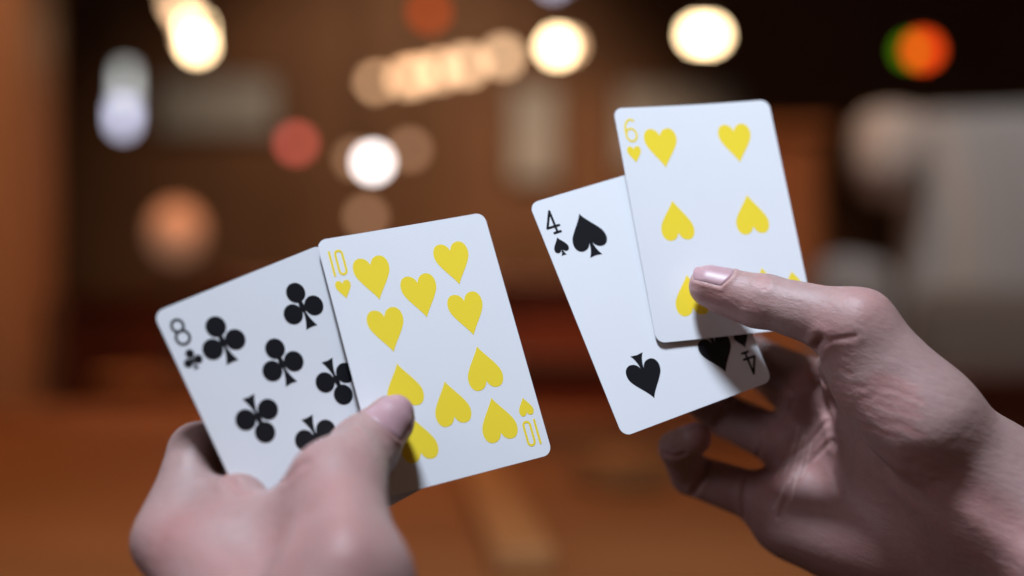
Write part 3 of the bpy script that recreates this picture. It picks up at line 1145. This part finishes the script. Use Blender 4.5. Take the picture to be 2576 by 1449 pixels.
# creases and lines of this hand
R.crease([(2066, 852), (2048, 885), (2046, 925), (2062, 985), (2085, 1050), (2098, 1120)], 1.1, 1.5)       # life line under the thenar
R.crease([(2052, 868), (2100, 852), (2150, 846)], 0.4, 1.0)
R.crease([(2070, 845), (2110, 832), (2140, 828)], 0.15, 0.7)
R.crease([(2098, 1120), (2092, 1180), (2110, 1240)], 0.5, 1.4)
R.crease([(1878, 1195), (1868, 1250), (1870, 1300)], 0.8, 1.0)                                            # little finger root
R.crease([(1935, 1060), (1922, 1100), (1905, 1150)], 0.6, 1.0)
R.crease([(1980, 960), (2000, 1000), (1985, 1040)], 0.5, 1.0)
R.crease([(1778, 1165), (1766, 1200), (1745, 1240)], 1.2, 1.1)                                            # little finger middle joint
R.crease([(1762, 1160), (1755, 1200)], 0.5, 0.8)
R.crease([(1668, 1140), (1700, 1150), (1722, 1140)], 0.6, 0.8)
R.crease([(1830, 1000), (1812, 1030), (1800, 1065)], 0.9, 1.0)
R.crease([(2090, 1110), (2030, 1170), (1990, 1225), (1960, 1300)], 0.5, 0.9)                              # heart line
R.crease([(2080, 1060), (2030, 1120), (1960, 1170)], 0.4, 0.8)
for k in range(26):                                                                                        # faint thenar wrinkles
    x0, y0 = 2090 + rng.uniform(0, 300), 0
    y0 = 850 + (x0 - 2090) * 0.9 + rng.uniform(0, 190)
    ln_ = rng.uniform(40, 110)
    R.crease([(x0, y0), (x0 + ln_ * 0.5, y0 + ln_ * 0.10 + rng.uniform(-5, 5)), (x0 + ln_, y0 + ln_ * 0.32)], rng.uniform(0.03, 0.11), rng.uniform(0.7, 1.3))
R.crease([(2270, 1180), (2380, 1255), (2490, 1340), (2600, 1410)], -0.7, 4.5)                             # tendons
R.crease([(2250, 1225), (2360, 1310), (2470, 1400), (2560, 1450)], -0.5, 4.5)
for dx, dy, l in ((0, 0, 26), (7, 2, 34), (15, 5, 30), (24, 6, 24), (-8, 3, 22)):                          # wrinkles over thumb knuckle
    R.crease([(1912 + dx, 694 + dy), (1909 + dx, 706 + dy), (1914 + dx, 694 + dy + l)], 0.22, 0.45)
for dx in (0, 10, 22, 36, 50):
    R.crease([(1838 + dx, 752 + dx * 0.2), (1862 + dx, 772 + dx * 0.25)], 0.12, 0.5)
R.crease([(2300, 1160), (2400, 1215), (2480, 1270), (2576, 1340)], 0.4, 4.0)                              # tendon hollows at the wrist
for a, b in (((2008, 1075), (1975, 1190)), ((2022, 1082), (1985, 1215)), ((2003, 1100), (1962, 1180)), ((1990, 1130), (1950, 1200)),
             ((2030, 1100), (1995, 1230)), ((1975, 1215), (1945, 1280)), ((2000, 1190), (1990, 1260)), ((2040, 1110), (2018, 1200))):
    mx_, my_ = (a[0] + b[0]) / 2 + 3, (a[1] + b[1]) / 2
    R.pale_line([a, (mx_, my_), b], 0.42)
for (u, v, rad, amt) in ((1945, 1230, 14, 0.55), (2010, 960, 12, 0.6), (1980, 1080, 13, 0.5), (1780, 1100, 7, 0.6), (1790, 760, 10, 0.45),
                         (2180, 750, 12, 0.25), (2080, 860, 10, 0.4), (2200, 1250, 25, 0.25), (1840, 800, 12, 0.35), (1990, 1180, 32, 0.42), (2200, 1340, 36, 0.34), (1850, 1250, 12, 0.3), (2060, 1000, 18, 0.35)):
    q = R.hit(u, v)
    if q is not None:
        R.blush.append((q, rad, amt))
R.nails.append(Nail(PX(*TH_I[:3]), PX(*TH_T[:3]), 7.4, PX(1800, 600, 488) - PX(*TH_T[:3]), 11.8, 0.85, 'thumbnail', 0.70))
for f in (i_, m_, r_):
    R.nails.append(Nail(f[2][0], f[3][0], f[3][1], np.array([-0.6, 0.9, 0.5]), 9.5, 0.85))
R.nails.append(Nail(p_[2][0], p_[3][0], p_[3][1], PX(1690, 1060, 545) - PX(1748, 1104, 528), 8.5, 0.85))
build_hand(R, (30, 375, -215), (265, 615, 35), 1.5, 'hand reaching in with thumb across the six of hearts, palm and curled fingers showing')

# ---------------- hand holding the ten of hearts
L = Hand()
T0, T1, T2 = (978, 1062, 458, 8.2), (914, 1132, 450, 10.4), (846, 1226, 429, 13.6)
L.cone(T0, T1, 2)
L.cone(T1, T2, 4)
L.cone(T2, (865, 1480, 394, 18), 7)
L.ell((888, 1450, 424), (17, 15, 17), k=10)
IK, MK, RK, PK = (432, 1362, 437, 11.5), (470, 1450, 455, 11.5), (530, 1520, 470, 11), (600, 1580, 480, 10)
WR, WU = (760, 1780, 378, 22), (700, 1830, 392, 21)
L.cone(IK, (730, 1700, 385, 18), 9)
L.cone(MK, WU, 9)
L.cone(RK, WU, 9)
L.cone(PK, WU, 9)
L.cone((865, 1480, 394, 18), WR, 10)
L.cone((540, 1390, 428, 11), (790, 1360, 427, 11), 12)            # web between thumb and forefinger
L.cone((585, 1335, 430, 8), (760, 1325, 429, 8), 12)
L.cone((600, 1480, 424, 14), (790, 1500, 414, 14), 12)
L.cone(WR, (900, 2200, 330, 26), 14)
L.cone(WU, (830, 2250, 340, 25), 14)
L.cone((480, 1300, 447, 11), (602, 1264, 441, 9), 8)
li = L.finger([IK[:3] + (10.6,), (500, 1140, 459, 9.9), (590, 1105, 474, 8.2), (675, 1085, 470, 7.0)])
lm = L.finger([MK[:3] + (10.6,), (600, 1290, 495, 9.2), (730, 1210, 500, 8.2), (800, 1170, 490, 7.2)])
lr = L.finger([RK[:3] + (10.2,), (680, 1340, 505, 9.0), (800, 1240, 508, 8.0), (850, 1180, 498, 7.0)])
lp = L.finger([PK[:3] + (9.0,), (740, 1400, 505, 8.0), (830, 1300, 508, 7.0), (860, 1240, 500, 6.2)])
L.crease([(575, 1205), (590, 1225), (615, 1245)], 0.9, 1.6)
L.crease([(720, 1205), (745, 1180), (770, 1165)], 0.6, 1.4)
L.crease([(770, 1285), (740, 1370), (715, 1440)], 1.5, 7.0)
L.crease([(852, 1265), (868, 1350), (880, 1440)], -0.9, 7.0)
L.crease([(450, 1350), (530, 1405), (610, 1445)], -0.8, 6.0)
for dx in (0, 14, 28):
    L.crease([(868 + dx, 1108 - dx), (890 + dx, 1130 - dx), (920 + dx, 1160 - dx)], 0.2, 0.8)
for (u, v, rad, amt) in ((1010, 1090, 9, 0.4), (840, 1230, 16, 0.35), (430, 1350, 16, 0.45), (520, 1300, 14, 0.3), (900, 1160, 10, 0.25), (700, 1360, 18, 0.3), (600, 1420, 16, 0.2), (940, 1330, 20, 0.2), (760, 1180, 12, 0.3)):
    q = L.hit(u, v)
    if q is not None:
        L.blush.append((q, rad, amt))
L.nails.append(Nail(PX(*T1[:3]), PX(*T0[:3]), 8.0, PX(1010, 1000, 440) - PX(*T0[:3]), 13.0, 0.95, 'thumbnail', 0.75))
for f in (li, lm, lr, lp):
    L.nails.append(Nail(f[2][0], f[3][0], f[3][1], np.array([0.1, 0.9, 0.4]), 9.0, 0.85))
build_hand(L, (-140, 300, -190), (15, 535, -30), 1.5, 'hand rising from below with thumb pressed on the ten of hearts')
